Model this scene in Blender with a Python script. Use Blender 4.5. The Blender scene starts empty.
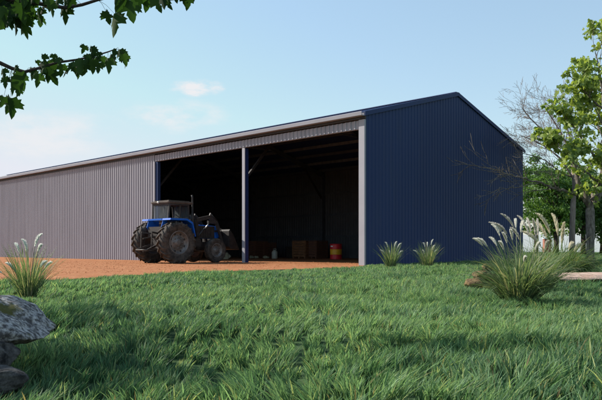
import bpy, bmesh, math, random
import numpy as np
from mathutils import Vector, Matrix, noise as mnoise
R = math.radians
random.seed(7); rng = np.random.default_rng(7)
sc = bpy.context.scene
COL = sc.collection
EYE = 0.60; F = 658.0; HX, HY = 301.0, 248.0

# ---------------------------------------------------------------- basics
def at(px, py, Y):
    return Vector(((px-HX)/F*Y, Y, EYE+(HY-py)/F*Y))

def tag(o, label=None, cat=None, group=None, kind=None):
    if label: o['label'] = label
    if cat: o['category'] = cat
    if group: o['group'] = group
    if kind: o['kind'] = kind
    return o

def empty(name, loc, rz=0, rx=0, ry=0):
    o = bpy.data.objects.new(name, None); COL.objects.link(o)
    o.location = loc; o.rotation_euler = (rx, ry, rz); o.empty_display_size = .3
    return o

def link(name, me, mat, parent=None, loc=None):
    o = bpy.data.objects.new(name, me); COL.objects.link(o)
    if mat:
        for m in (mat if isinstance(mat, (list, tuple)) else [mat]): me.materials.append(m)
    if parent: o.parent = parent
    if loc is not None: o.location = loc
    return o

class MB:
    """collects shapes and links them as one mesh object"""
    def __init__(s): s.v = []; s.f = []; s.sm = []; s.mi = []
    def add(s, vs, fs, smooth=False, mi=0):
        n = len(s.v); s.v += [tuple(v) for v in vs]
        s.f += [tuple(i+n for i in f) for f in fs]; s.sm += [smooth]*len(fs); s.mi += [mi]*len(fs)
        return s
    def box(s, x0, x1, y0, y1, z0, z1, mi=0, bev=0.0, M=None):
        bm = bmesh.new(); bmesh.ops.create_cube(bm, size=1)
        for v in bm.verts:
            v.co = Vector((x0+(v.co.x+.5)*(x1-x0), y0+(v.co.y+.5)*(y1-y0), z0+(v.co.z+.5)*(z1-z0)))
        if bev > 0: bmesh.ops.bevel(bm, geom=bm.edges[:], offset=bev, segments=2, affect='EDGES')
        if M is not None: bm.transform(M)
        s.frombm(bm, mi=mi); return s
    def frombm(s, bm, smooth=False, mi=0):
        bmesh.ops.recalc_face_normals(bm, faces=bm.faces[:])
        bm.verts.index_update()
        s.add([v.co[:] for v in bm.verts], [[v.index for v in f.verts] for f in bm.faces], smooth, mi)
        bm.free()
    def bar(s, a, b, w, h=None, mi=0):
        a = Vector(a); b = Vector(b); h = h or w; d = b-a; L = d.length
        q = d.to_track_quat('X', 'Z').to_matrix().to_4x4()
        return s.box(0, L, -w/2, w/2, -h/2, h/2, mi=mi, M=Matrix.Translation(a) @ q)
    def tube(s, pts, rad, n=8, mi=0, cap=True):
        pts = [Vector(p) for p in pts]; k = len(pts)
        if not isinstance(rad, (list, tuple)): rad = [rad]*k
        vs = []; fs = []
        ref = Vector((.13, .29, .95)).normalized()
        for i, p in enumerate(pts):
            d = (pts[min(i+1, k-1)]-pts[max(i-1, 0)]).normalized()
            r = ref if abs(d.dot(ref)) < .95 else Vector((1, 0, .1)).normalized()
            a = d.cross(r).normalized(); b = d.cross(a)
            for j in range(n):
                t = 2*math.pi*j/n
                vs.append(p+a*math.cos(t)*rad[i]+b*math.sin(t)*rad[i])
        for i in range(k-1):
            for j in range(n):
                fs.append((i*n+j, i*n+(j+1) % n, (i+1)*n+(j+1) % n, (i+1)*n+j))
        if cap: fs.append(tuple(range(n-1, -1, -1))); fs.append(tuple((k-1)*n+j for j in range(n)))
        return s.add(vs, fs, True, mi)
    def lathe(s, prof, n=32, axis='Y', c=(0, 0, 0), mi=0, smooth=True):
        vs = []; fs = []; c = Vector(c); k = len(prof)
        for (r, h) in prof:
            for j in range(n):
                t = 2*math.pi*j/n
                if axis == 'Y': p = (r*math.cos(t), h, r*math.sin(t))
                elif axis == 'Z': p = (r*math.cos(t), r*math.sin(t), h)
                else: p = (h, r*math.cos(t), r*math.sin(t))
                vs.append(c+Vector(p))
        for i in range(k-1):
            for j in range(n):
                fs.append((i*n+j, i*n+(j+1) % n, (i+1)*n+(j+1) % n, (i+1)*n+j))
        return s.add(vs, fs, smooth, mi)
    def build(s, name, mat, parent=None, loc=None):
        me = bpy.data.meshes.new(name); me.from_pydata(s.v, [], s.f)
        me.polygons.foreach_set('use_smooth', s.sm)
        me.polygons.foreach_set('material_index', s.mi)
        bm = bmesh.new(); bm.from_mesh(me); bmesh.ops.recalc_face_normals(bm, faces=bm.faces[:]); bm.to_mesh(me); bm.free()
        return link(name, me, mat, parent, loc)

def prism(mb, prof, y0, y1, mi=0, M=None):
    """profile in xz extruded along y"""
    n = len(prof)
    vs = [Vector((x, y0, z)) for x, z in prof]+[Vector((x, y1, z)) for x, z in prof]
    if M is not None: vs = [M @ v for v in vs]
    fs = [tuple(range(n)), tuple(range(2*n-1, n-1, -1))]+[(i, (i+1) % n, n+(i+1) % n, n+i) for i in range(n)]
    mb.add(vs, fs, False, mi)

def npmesh(name, verts, sizes, loops, colors=None, smooth=False):
    me = bpy.data.meshes.new(name)
    me.vertices.add(len(verts)); me.vertices.foreach_set('co', verts.astype(np.float32).ravel())
    me.loops.add(len(loops)); me.loops.foreach_set('vertex_index', loops.astype(np.int32))
    starts = np.concatenate(([0], np.cumsum(sizes)[:-1])).astype(np.int32)
    me.polygons.add(len(sizes)); me.polygons.foreach_set('loop_start', starts)
    me.polygons.foreach_set('loop_total', sizes.astype(np.int32))
    if smooth: me.polygons.foreach_set('use_smooth', np.ones(len(sizes), bool))
    me.update(calc_edges=True)
    if colors is not None:
        a = me.color_attributes.new('Col', 'FLOAT_COLOR', 'POINT')
        c = np.ones((len(verts), 4), np.float32); c[:, :3] = colors
        a.data.foreach_set('color', c.ravel())
    return me

def ribbons(P, S, W, C):
    """P (N,K,3) centre lines, S (N,3) side vectors, W (N,K) widths (last = tip), C (N,3)"""
    N, K, _ = P.shape
    L = P[:, :-1]-S[:, None, :]*W[:, :-1, None]*.5; Rr = P[:, :-1]+S[:, None, :]*W[:, :-1, None]*.5
    V = np.empty((N, 2*(K-1)+1, 3)); V[:, 0:2*(K-1):2] = L; V[:, 1:2*(K-1):2] = Rr; V[:, -1] = P[:, -1]
    nv = 2*(K-1)+1
    tmpl = []; sz = []
    for k in range(K-2):
        tmpl += [2*k, 2*k+1, 2*k+3, 2*k+2]; sz.append(4)
    tmpl += [2*(K-2), 2*(K-2)+1, nv-1]; sz.append(3)
    tmpl = np.array(tmpl); loops = (np.arange(N)[:, None]*nv+tmpl[None]).ravel()
    sizes = np.tile(sz, N)
    return V.reshape(-1, 3), sizes, loops, np.repeat(C, nv, axis=0)

def cards(C0, A, B, Nn, shape, size, col, fold=.25):
    """leaf cards. C0 (N,3) stalk point, A (N,3) leaf axis, B (N,3) side, Nn (N,3) normal; shape list (x,y,w)"""
    sh = np.array(shape); n = len(sh)
    zz = -fold*np.abs(sh[:, 0])-.12*sh[:, 1]**2
    V = C0[:, None]+size[:, None, None]*(B[:, None]*sh[None, :, 0:1]+A[:, None]*sh[None, :, 1:2]+Nn[:, None]*zz[None, :, None])
    N = len(C0)
    # star fan round vertex 0
    t = []
    for i in range(1, n): t += [0, i, i % (n-1)+1]
    t = np.array(t)
    loops = (np.arange(N)[:, None]*n+t[None]).ravel()
    return V.reshape(-1, 3), np.full(N*(n-1), 3), loops, np.repeat(col, n, axis=0)

def joinparts(parts):
    off = 0; V = []; S = []; L = []; C = []
    for v, s, l, c in parts:
        V.append(v); S.append(s); L.append(l+off); C.append(c); off += len(v)
    return np.concatenate(V), np.concatenate(S), np.concatenate(L), np.concatenate(C)

half = [(.10, -.02), (.26, -.12), (.34, .02), (.50, -.02), (.46, .14), (.66, .24), (.56, .30), (.62, .46), (.38, .44), (.20, .46), (.28, .62), (.22, .68), (.16, .84)]
MAPLE = [(0, .30)]+[(0, 0)]+half+[(0, 1.05)]+[(-x, y) for x, y in half[::-1]]
half2 = [(.30, -.08), (.50, .16), (.62, .45), (.28, .50)]
MAPLE_S = [(0, .3)]+[(0, 0)]+half2+[(0, 1.0)]+[(-x, y) for x, y in half2[::-1]]
DIAM = [(0, .45), (0, 0), (.34, .4), (0, 1), (-.34, .5)]

def unit(a): return a/np.maximum(np.linalg.norm(a, axis=-1, keepdims=True), 1e-9)

# smooth value noise on numpy arrays
_G = rng.random((256, 256))
def vnoise(x, y, sc_, o=0):
    x = x/sc_+o*17.3; y = y/sc_+o*9.1
    xi = np.floor(x).astype(int); yi = np.floor(y).astype(int); fx = x-xi; fy = y-yi
    fx = fx*fx*(3-2*fx); fy = fy*fy*(3-2*fy)
    g = lambda a, b: _G[a % 256, b % 256]
    return (g(xi, yi)*(1-fx)+g(xi+1, yi)*fx)*(1-fy)+(g(xi, yi+1)*(1-fx)+g(xi+1, yi+1)*fx)*fy

# ---------------------------------------------------------------- materials
def newmat(name):
    m = bpy.data.materials.new(name); m.use_nodes = True
    nt = m.node_tree; b = nt.nodes['Principled BSDF']
    return m, nt, b

def N(nt, t, **kw):
    n = nt.nodes.new(t)
    for k, v in kw.items():
        if k in n.inputs.keys(): n.inputs[k].default_value = v
        else: setattr(n, k, v)
    return n

def noisy(name, c1, c2, scale=6, rough=.7, metal=0, bump=.0, bscale=40, detail=6, contrast=(.35, .65), spec=.5, stretch=(1, 1, 1), c3=None, s3=1.5, t3=(.55, .7), coat=0):
    m, nt, b = newmat(name)
    tc = N(nt, 'ShaderNodeTexCoord'); mp = N(nt, 'ShaderNodeMapping'); mp.inputs['Scale'].default_value = stretch
    nt.links.new(tc.outputs['Object'], mp.inputs['Vector'])
    nz = N(nt, 'ShaderNodeTexNoise', Scale=scale, Detail=detail, Roughness=.6)
    nt.links.new(mp.outputs[0], nz.inputs['Vector'])
    rp = N(nt, 'ShaderNodeValToRGB'); e = rp.color_ramp.elements
    e[0].position, e[1].position = contrast; e[0].color = (*c1, 1); e[1].color = (*c2, 1)
    nt.links.new(nz.outputs['Fac'], rp.inputs['Fac']); out = rp.outputs['Color']
    if c3:
        n3 = N(nt, 'ShaderNodeTexNoise', Scale=s3, Detail=8, Roughness=.65)
        nt.links.new(mp.outputs[0], n3.inputs['Vector'])
        r3 = N(nt, 'ShaderNodeValToRGB'); r3.color_ramp.elements[0].position, r3.color_ramp.elements[1].position = t3
        nt.links.new(n3.outputs['Fac'], r3.inputs['Fac'])
        mx = N(nt, 'ShaderNodeMix', data_type='RGBA'); mx.inputs[7].default_value = (*c3, 1)
        nt.links.new(r3.outputs['Color'], mx.inputs[0]); nt.links.new(out, mx.inputs[6]); out = mx.outputs[2]
    nt.links.new(out, b.inputs['Base Color'])
    b.inputs['Roughness'].default_value = rough; b.inputs['Metallic'].default_value = metal
    b.inputs['Specular IOR Level'].default_value = spec
    if coat: b.inputs['Coat Weight'].default_value = coat
    if bump:
        nb = N(nt, 'ShaderNodeTexNoise', Scale=bscale, Detail=8, Roughness=.65)
        nt.links.new(mp.outputs[0], nb.inputs['Vector'])
        bp = N(nt, 'ShaderNodeBump', Strength=bump, Distance=.02)
        nt.links.new(nb.outputs['Fac'], bp.inputs['Height']); nt.links.new(bp.outputs[0], b.inputs['Normal'])
    return m

def leafmat(name, trans=.35, rough=.55, tint=(1, 1, 1), spec=.3, back=None):
    m, nt, b = newmat(name)
    at_ = N(nt, 'ShaderNodeVertexColor', layer_name='Col')
    nt.links.new(at_.outputs['Color'], b.inputs['Base Color'])
    b.inputs['Roughness'].default_value = rough; b.inputs['Specular IOR Level'].default_value = spec
    tr = N(nt, 'ShaderNodeBsdfTranslucent'); ml = N(nt, 'ShaderNodeMix', data_type='RGBA', blend_type='MULTIPLY')
    ml.inputs[0].default_value = 1; ml.inputs[7].default_value = (*tint, 1)
    nt.links.new(at_.outputs['Color'], ml.inputs[6]); nt.links.new(ml.outputs[2], tr.inputs['Color'])
    ms = N(nt, 'ShaderNodeMixShader'); ms.inputs[0].default_value = trans
    nt.links.new(b.outputs[0], ms.inputs[1]); nt.links.new(tr.outputs[0], ms.inputs[2])
    nt.links.new(ms.outputs[0], nt.nodes['Material Output'].inputs['Surface'])
    return m

M = {}
M['clad'] = noisy('grey_cladding', (.292, .284, .316), (.335, .326, .358), 2.2, .5, 0, .02, 5, stretch=(1, 1, .12), spec=.3, c3=(.25, .24, .255), s3=3.0, t3=(.52, .85))
M['gutter'] = noisy('gutter_paint', (.235, .228, .255), (.265, .258, .285), 1.2, .5, 0, spec=.3)
M['trim'] = noisy('pale_trim', (.33, .32, .35), (.365, .355, .385), 1.2, .45, 0, spec=.35)
M['blue'] = noisy('navy_cladding', (.0165, .036, .108), (.0188, .041, .120), .6, .55, 0, .03, 4, stretch=(1, 1, .2), spec=.22, c3=(.026, .044, .105), s3=2.2, t3=(.5, .8))
M['bluetrim'] = noisy('navy_trim', (.015, .032, .12), (.018, .036, .13), 1, .4, spec=.4)
M['lining'] = noisy('shade_darkened_lining', (.050, .056, .068), (.068, .075, .088), 1.5, .65)  # indoor shade put into the colour; bare sheet would be silver
M['steel'] = noisy('dark_steel', (.055, .066, .085), (.08, .092, .115), 4, .5, .1)
M['galv'] = noisy('galvanised', (.15, .17, .20), (.24, .27, .31), 6, .45, .5)
M['dirt'] = noisy('red_dirt', (.27, .098, .040), (.40, .165, .072), 1.3, .95, 0, .9, 9, contrast=(.3, .7), spec=.1, c3=(.50, .27, .14), s3=6, t3=(.5, .72))
M['soil'] = noisy('grassy_soil', (.032, .060, .026), (.055, .095, .036), 3, .95, 0, .6, 12, spec=.1)
M['tyre'] = noisy('dusty_tyre', (.03, .027, .025), (.10, .082, .068), 7, .9, 0, .15, 60, spec=.25)
M['rim'] = noisy('grey_rim', (.11, .105, .10), (.20, .185, .17), 9, .5, .3)
M['rimred'] = noisy('dull_rim', (.12, .07, .05), (.2, .13, .1), 9, .6, .1)
M['tblue'] = noisy('tractor_blue', (.010, .10, .46), (.014, .13, .56), 5, .6, 0, spec=.2)
M['tdark'] = noisy('tractor_black', (.022, .02, .02), (.05, .042, .036), 9, .55, .2, .1, 40)
M['bucket'] = noisy('shade_darkened_steel', (.010, .009, .009), (.03, .024, .02), 6, .7, .2)  # loader bucket and knee braces: colour darkened to stand in for shade
M['troof'] = noisy('roof_panel', (.06, .045, .036), (.13, .10, .08), 5, .6)
M['silver'] = noisy('silver_rod', (.5, .5, .5), (.6, .6, .6), 5, .3, .8)
M['lamp'] = noisy('lamp_lens', (.7, .68, .6), (.8, .78, .7), 5, .2)
M['seat'] = noisy('seat_vinyl', (.05, .03, .022), (.09, .05, .035), 9, .6)
M['wood'] = noisy('crate_wood', (.13, .058, .026), (.27, .13, .058), 5, .8, 0, .3, 30, stretch=(1, 1, 6))
M['wood2'] = noisy('dark_crate_wood', (.085, .036, .024), (.16, .07, .04), 5, .8, 0, .3, 30, stretch=(1, 1, 6))
M['red'] = noisy('red_paint', (.62, .02, .035), (.72, .03, .045), 5, .4)
M['yellow'] = noisy('yellow_paint', (.80, .42, .02), (.88, .48, .03), 5, .4)
M['white'] = noisy('white_paint', (.75, .75, .74), (.82, .82, .81), 5, .5)
M['jug'] = noisy('milky_plastic', (.38, .40, .35), (.46, .48, .42), 5, .4)
M['sack'] = noisy('pale_sacking', (.30, .29, .20), (.46, .45, .32), 14, .9, 0, .4, 40)
M['rock'] = noisy('lichen_rock', (.10, .092, .09), (.56, .53, .50), 38, .95, 0, 1.0, 45, contrast=(.42, .64), spec=.12, c3=(.11, .105, .035), s3=5, t3=(.54, .64), detail=12)
M['rock_d'] = noisy('dark_rock', (.02, .02, .022), (.15, .14, .13), 26, .95, 0, 1.0, 50, spec=.2)
M['rock_p'] = noisy('sandstone', (.38, .25, .19), (.58, .42, .34), 5, .9, 0, .6, 18, spec=.15, c3=(.24, .15, .11), s3=2.5, t3=(.55, .72))
M['rock_b'] = noisy('brown_stone', (.06, .04, .025), (.24, .16, .08), 22, .9, 0, .8, 25, spec=.15, c3=(.12, .13, .04), s3=6, t3=(.5, .62))
M['bark'] = noisy('grey_bark', (.07, .058, .048), (.26, .225, .19), 14, .9, 0, .8, 22, stretch=(1, 1, .35), spec=.15)
M['bark_p'] = noisy('pale_bark', (.20, .15, .12), (.34, .28, .24), 9, .9, 0, .6, 22, stretch=(1, 1, .3), spec=.15)
M['bark_d'] = noisy('dark_bark', (.035, .026, .022), (.08, .06, .05), 12, .9, 0, .5, 40, spec=.15)
M['fence'] = noisy('white_fence_paint', (.76, .76, .77), (.82, .82, .83), 2, .6)
M['brick'] = noisy('brick_pier', (.32, .12, .08), (.42, .17, .12), 14, .9)
M['grass'] = leafmat('grass_blades', .5, .55, (1.15, 1.2, .75), .18)
M['leaf'] = leafmat('leaves', .42, .5, (1.25, 1.25, .55), .35)
M['leafdark'] = leafmat('shade_darkened_leaves', .30, .75, (1.1, 1.4, .5), .12)
M['reed'] = leafmat('reed_leaves', .45, .6, (1.15, 1.15, .6), .12)
M['plume'] = leafmat('feathery_plumes', .45, .8, (1, 1, .95), .1)
mg, nt, b = newmat('cab_glass')
b.inputs['Base Color'].default_value = (.6, .65, .66, 1); b.inputs['Roughness'].default_value = .06
b.inputs['Transmission Weight'].default_value = .92; b.inputs['IOR'].default_value = 1.02
M['glass'] = mg

# ---------------------------------------------------------------- camera, sun, sky
cam = bpy.data.cameras.new('camera'); co = bpy.data.objects.new('camera', cam); COL.objects.link(co)
co.location = (0, 0, EYE); co.rotation_euler = (R(90), 0, 0)
cam.sensor_width = 36; cam.lens = 36*F/602; cam.shift_y = (HY-200)/602.0; cam.clip_end = 3000; cam.clip_start = .05
sc.camera = co
SUN_EL = R(36); Sx, Sy = -.935, .355
Sv = Vector((Sx*math.cos(SUN_EL), Sy*math.cos(SUN_EL), math.sin(SUN_EL))).normalized()
sl = bpy.data.lights.new('sun', 'SUN'); sl.energy = 4.7; sl.angle = R(.6); sl.color = (1, .94, .85)
so = bpy.data.objects.new('sun', sl); COL.objects.link(so); so.rotation_euler = Sv.to_track_quat('Z', 'Y').to_euler()
so.location = (-20, 10, 20)
w = bpy.data.worlds.new('World'); sc.world = w; w.use_nodes = True; nt = w.node_tree
bg = nt.nodes['Background']; sky = N(nt, 'ShaderNodeTexSky'); sky.sky_type = 'NISHITA'; sky.sun_disc = False
sky.sun_elevation = SUN_EL; sky.sun_rotation = math.atan2(Sx, Sy)
sky.air_density = 1.5; sky.dust_density = 0.0; sky.ozone_density = 3.0; sky.altitude = 0
bg.inputs['Strength'].default_value = .15
tc = N(nt, 'ShaderNodeTexCoord')
def cloud_mask(prev, px, py, rx, ry, scale, lo, hi, amt, seed):
    d = Vector(((px-HX)/F, 1, (HY-py)/F))
    sx = N(nt, 'ShaderNodeSeparateXYZ'); nt.links.new(tc.outputs['Generated'], sx.inputs[0])
    def math_(op, a, b_=None, clamp=False):
        n = N(nt, 'ShaderNodeMath', operation=op, use_clamp=clamp)
        for i, q in enumerate((a, b_)):
            if q is None: continue
            if isinstance(q, (int, float)): n.inputs[i].default_value = q
            else: nt.links.new(q, n.inputs[i])
        return n.outputs[0]
    dy = math_('MAXIMUM', sx.outputs['Y'], .02)
    u_ = math_('DIVIDE', sx.outputs['X'], dy); v_ = math_('DIVIDE', sx.outputs['Z'], dy)
    du = math_('DIVIDE', math_('SUBTRACT', u_, d.x), rx/F); dv = math_('DIVIDE', math_('SUBTRACT', v_, d.z), ry/F)
    r2 = math_('ADD', math_('MULTIPLY', du, du), math_('MULTIPLY', dv, dv))
    fall = math_('SUBTRACT', 1.0, r2, True)
    mp = N(nt, 'ShaderNodeMapping'); mp.inputs['Scale'].default_value = (1, 1, 2.6); mp.inputs['Location'].default_value = (seed, 0, 0)
    nt.links.new(tc.outputs['Generated'], mp.inputs[0])
    nz = N(nt, 'ShaderNodeTexNoise', Scale=scale, Detail=10, Roughness=.62); nt.links.new(mp.outputs[0], nz.inputs['Vector'])
    k = math_('MULTIPLY', fall, math_('ADD', math_('MULTIPLY', nz.outputs['Fac'], 2.2), -.45))
    mr = N(nt, 'ShaderNodeMapRange', interpolation_type='SMOOTHSTEP'); mr.inputs[1].default_value = lo; mr.inputs[2].default_value = hi; mr.inputs[4].default_value = amt
    nt.links.new(k, mr.inputs[0])
    mx = N(nt, 'ShaderNodeMix', data_type='RGBA'); mx.inputs[7].default_value = CLOUD
    nt.links.new(mr.outputs[0], mx.inputs[0]); nt.links.new(prev, mx.inputs[6]); return mx.outputs[2]
CLOUD = (4.0, 3.85, 3.9, 1)
gm = N(nt, 'ShaderNodeGamma', Gamma=.6); nt.links.new(sky.outputs[0], gm.inputs[0])
ti = N(nt, 'ShaderNodeVectorMath', operation='MULTIPLY'); ti.inputs[1].default_value = (1.20, 1.34, 1.44); nt.links.new(gm.outputs[0], ti.inputs[0])
mn = N(nt, 'ShaderNodeVectorMath', operation='MINIMUM'); mn.inputs[1].default_value = (3.5, 3.62, 3.95); nt.links.new(ti.outputs[0], mn.inputs[0])
o_ = mn.outputs[0]
for a in ((196, 88, 40, 13, 26, .22, .80, .85, 1.3), (172, 116, 75, 24, 18, .22, .95, .6, 2), (30, 135, 130, 40, 12, .2, .95, .6, 3)):
    o_ = cloud_mask(o_, *a)
nt.links.new(o_, bg.inputs['Color'])
sc.view_settings.view_transform = 'Standard'; sc.view_settings.look = 'None'; sc.view_settings.exposure = 0.60
sc.view_settings.gamma = 1; sc.view_settings.use_curve_mapping = False

# ---------------------------------------------------------------- ground
P0 = Vector((2.22, 22.5, 0)); RZ = math.atan2(-.69, .724)
ux, uy = -.724, .690; vx, vy = .690, .724
def shed_local(x, y):
    dx = x-P0.x; dy = y-P0.y
    return -(dx*ux+dy*uy), dx*vx+dy*vy
EY = np.array([-60, 5.5, 8.6, 11.6, 12.2, 13.2, 14.4, 16.4, 18.4, 20.0, 22.5, 24]); EX = np.array([-160, -26, -13, -5.4, -4.6, -4.0, -3.45, -2.5, -.3, 1.6, 2.3, 2.3])
def xedge(y): return np.interp(y, EY, EX)
def ground_h(x, y):
    h = (vnoise(x, y, 1.7, 1)-.5)*.12+(vnoise(x, y, .7, 2)-.5)*.025
    lx, ly = shed_local(x, y)
    m = np.clip((x-xedge(y))/1.6, 0, 1)*np.where(y > 20, np.clip((lx-.1)/1.5, 0, 1), 1)*np.clip((45-y)/20, 0, 1)
    return h*m
def grid(name, xs, ys, mat, hfun):
    X, Y = np.meshgrid(xs, ys); Z = hfun(X, Y)
    V = np.stack([X.ravel(), Y.ravel(), Z.ravel()], 1); nx, ny = len(xs), len(ys)
    i = (np.arange(ny-1)[:, None]*nx+np.arange(nx-1)[None]).ravel()
    L = np.stack([i, i+1, i+nx+1, i+nx], 1).ravel()
    me = npmesh(name, V, np.full(len(i), 4), L, smooth=True)
    return link(name, me, mat)
xs = np.concatenate([[-1500, -400, -120, -50, -25], np.arange(-14, 22, .22), [26, 35, 60, 150, 500, 1500]])
ys = np.concatenate([[-300, -60, -15], np.arange(-3, 32, .22), [36, 42, 50, 65, 90, 150, 400, 1800]])
g = grid('ground', xs, ys, M['soil'], lambda x, y: ground_h(x, y)-.004); tag(g, kind='structure')
# red dirt yard and shed floor
pts = [(float(xedge(yy)), float(yy)) for yy in np.arange(5.6, 22.5, .35)]
pts = [(x+.18*mnoise.noise(Vector((y*1.1, 3, 0)))*2-.05, y) for x, y in pts]
def W2(lx, ly): return (P0.x-ux*lx+vx*ly, P0.y-uy*lx+vy*ly)
poly = pts+[W2(-.05, .05), W2(-.05, 12.0), W2(-60, 12.0), (-110, 60), (-110, 5.6)]
mb = MB(); mb.add([(x, y, .006) for x, y in poly], [tuple(range(len(poly)))])
d = mb.build('dirt_yard', M['dirt']); tag(d, kind='structure')
# little clods on the dirt
n = 5200; Y = rng.uniform(9.5, 30, n); X = rng.uniform(-14, 2.2, n)
lx, ly = shed_local(X, Y); ok = (X < xedge(Y)+.25) & (ly < 3) & (lx < -.3) ; X = X[ok]; Y = Y[ok]
n = len(X); base = np.array([(1, 0, 0), (-1, 0, 0), (0, 1, 0), (0, -1, 0), (0, 0, .8), (0, 0, -.3)])
rr = rng.uniform(.006, .028, n)**1.0; V = base[None]*rr[:, None, None]*rng.uniform(.6, 1.3, (n, 6, 1))+np.stack([X, Y, np.full(n, .008)], 1)[:, None]
T = np.array([0, 2, 4, 2, 1, 4, 1, 3, 4, 3, 0, 4]); L = (np.arange(n)[:, None]*6+T[None]).ravel()
cl = link('dirt_clods', npmesh('dirt_clods', V.reshape(-1, 3), np.full(n*4, 3), L), M['dirt']); tag(cl, 'small loose red clods and stones scattered over the dirt yard', 'clods', kind='stuff')

# ---------------------------------------------------------------- grass
def grass_zone(y0, y1, dens, w, h, K, xl=-.53, xr=.53, pad=.8, cond=None):
    area = (y1-y0)*((xr-xl)*(y0+y1)/2+2*pad); n = int(dens*area)
    Ymax = y1; Y = rng.uniform(y0, y1, n*2); wid = (xr-xl)*Y+2*pad
    keep = rng.random(n*2) < wid/((xr-xl)*y1+2*pad); Y = Y[keep][:n]
    X = (xl*Y-pad)+rng.random(len(Y))*((xr-xl)*Y+2*pad)
    # tufts: pull to clump centres
    cs = .12+.01*y0
    cx = np.floor(X/cs); cy = np.floor(Y/cs)
    jx = _G[(cx.astype(int)*7) % 256, (cy.astype(int)*13) % 256]; jy = _G[(cx.astype(int)*11+5) % 256, (cy.astype(int)*3+9) % 256]
    X = X+((cx+jx)*cs-X)*.38; Y = Y+((cy+jy)*cs-Y)*.38
    lx, ly = shed_local(X, Y)
    ed = xedge(Y)+.35*(vnoise(X, Y, .8, 5)-.5)+.15*(vnoise(X, Y, .25, 6)-.5)
    ok = (X > ed) & ((Y < 22.2) | (lx > .06) | (ly > 12.2))
    X, Y = X[ok], Y[ok]; n = len(X)
    hh = h*(.6+.7*vnoise(X, Y, .9, 3))*(.55+.9*vnoise(X, Y, .17, 4))*rng.uniform(.5, 1.3, n)
    hh *= np.clip((X-xedge(Y))/.8+.45, .45, 1)
    # lean follows a swirling field, mostly to the right
    a = (vnoise(X, Y, 1.1, 7)-.5)*4.0+(vnoise(X, Y, .22, 8)-.5)*4.5-.2
    lean = (.10+.34*vnoise(X, Y, .45, 9))+rng.uniform(0, .28, n)
    dx = np.cos(a)*lean+rng.normal(0, .26, n); dy = np.sin(a)*lean*.9+rng.normal(0, .26, n)
    t = np.linspace(0, 1, K)
    P = np.empty((n, K, 3)); z0 = ground_h(X, Y)-.012
    P[..., 0] = X[:, None]+(dx*hh)[:, None]*t**1.8; P[..., 1] = Y[:, None]+(dy*hh)[:, None]*t**1.8
    P[..., 2] = z0[:, None]+hh[:, None]*(t-.22*np.minimum(lean, 1.2)[:, None]*t**2.6)
    th = rng.uniform(0, math.pi, n); S = np.stack([np.cos(th), np.sin(th), np.zeros(n)], 1)
    ww = w*rng.uniform(.6, 1.3, n)
    W = ww[:, None]*(1-t[None]**2.2*.75)
    c1 = np.array([.066, .145, .072]); c2 = np.array([.235, .355, .175]); c3 = np.array([.40, .44, .19]); c4 = np.array([.26, .20, .10])
    k = np.clip(vnoise(X, Y, .5, 10)*.7+vnoise(X, Y, 3.0, 12)*.4-.15+rng.normal(0, .3, n), 0, 1)[:, None]
    C = c1*(1-k)+c2*k
    r = rng.random(n)[:, None]; C = np.where(r > .92, c3, C); C = np.where(r > .985, c4, C)
    C = C*rng.uniform(.65, 1.3, n)[:, None]
    return ribbons(P, S, W, C)
zones = [grass_zone(1.9, 4.6, 6000, .0072, .098, 5), grass_zone(4.6, 9, 3000, .0092, .096, 4), grass_zone(9, 16, 1300, .0125, .092, 4, pad=.5),
         grass_zone(16, 27, 520, .017, .085, 3), grass_zone(27, 48, 130, .035, .09, 3, .2, .56), grass_zone(48, 82, 30, .08, .1, 3, .25, .56)]
V, S_, L_, C_ = joinparts(zones)
gr = link('grass', npmesh('grass', V, S_, L_, C_), M['grass']); tag(gr, 'long green lawn grass leaning in tufts in front of the shed', 'grass', kind='stuff')

# ---------------------------------------------------------------- shed
EAVE = 5.20; RIDGE = 6.86; WID = 12.05; LEN = 44.0; OPEN = 12.6; HEAD = 4.70
shed = empty('machinery_shed', P0, RZ)
tag(shed, 'long steel farm shed with grey corrugated front, navy gable end and two open bays', 'shed')
def zroof(y): return EAVE+(RIDGE-EAVE)*(1-abs(y-WID/2)/(WID/2))
def corrug(axis, a, b_, fixed, z0, ztop, out, pitch=.2, depth=.032):
    """ribbed sheet; axis 'x' runs along x at y=fixed, out=-1/+1 direction of ribs"""
    prof = [(0, 0), (.105, 0), (.128, 1), (.172, 1), (.195, 0)]
    cols = []; p = a
    k = 0
    while p < b_-1e-6:
        for q, dd in prof:
            if a+k*pitch+q*pitch/.2 <= b_: cols.append((a+k*pitch+q*pitch/.2, dd*depth))
        k += 1; p = a+k*pitch
    cols.append((b_, 0))
    if axis == 'y' and a < WID/2 < b_:
        cols.append((WID/2, 0)); cols.sort()
    vs = []; fs = []
    for q, dd in cols:
        for z in (z0, ztop(q) if callable(ztop) else ztop):
            vs.append((q, fixed+out*dd, z) if axis == 'x' else (fixed+out*dd, q, z))
    for i in range(len(cols)-1): fs.append((2*i, 2*i+2, 2*i+3, 2*i+1))
    return vs, fs
def part(name, mb, mat, parent=shed): return mb.build(name, mat, parent)
m = MB(); m.add(*corrug('x', -LEN, -OPEN-.02, -.03, -.02, 4.985, -1)); part('front_cladding', m, M['clad'])
m = MB(); m.add(*corrug('x', -OPEN, -.262, -.03, HEAD, 4.985, -1)); m.box(-OPEN, -.262, -.028, .06, HEAD-.012, HEAD+.02); part('header_cladding', m, M['clad'])
m = MB(); m.add(*corrug('y', .02, WID, .0, -.02, lambda q: zroof(q)-.03, 1, .2, .017)); part('gable_cladding', m, M['blue'])
m = MB(); m.add(*corrug('x', -LEN, 0, WID, -.02, EAVE-.05, 1)); part('rear_cladding', m, M['clad'])
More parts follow.
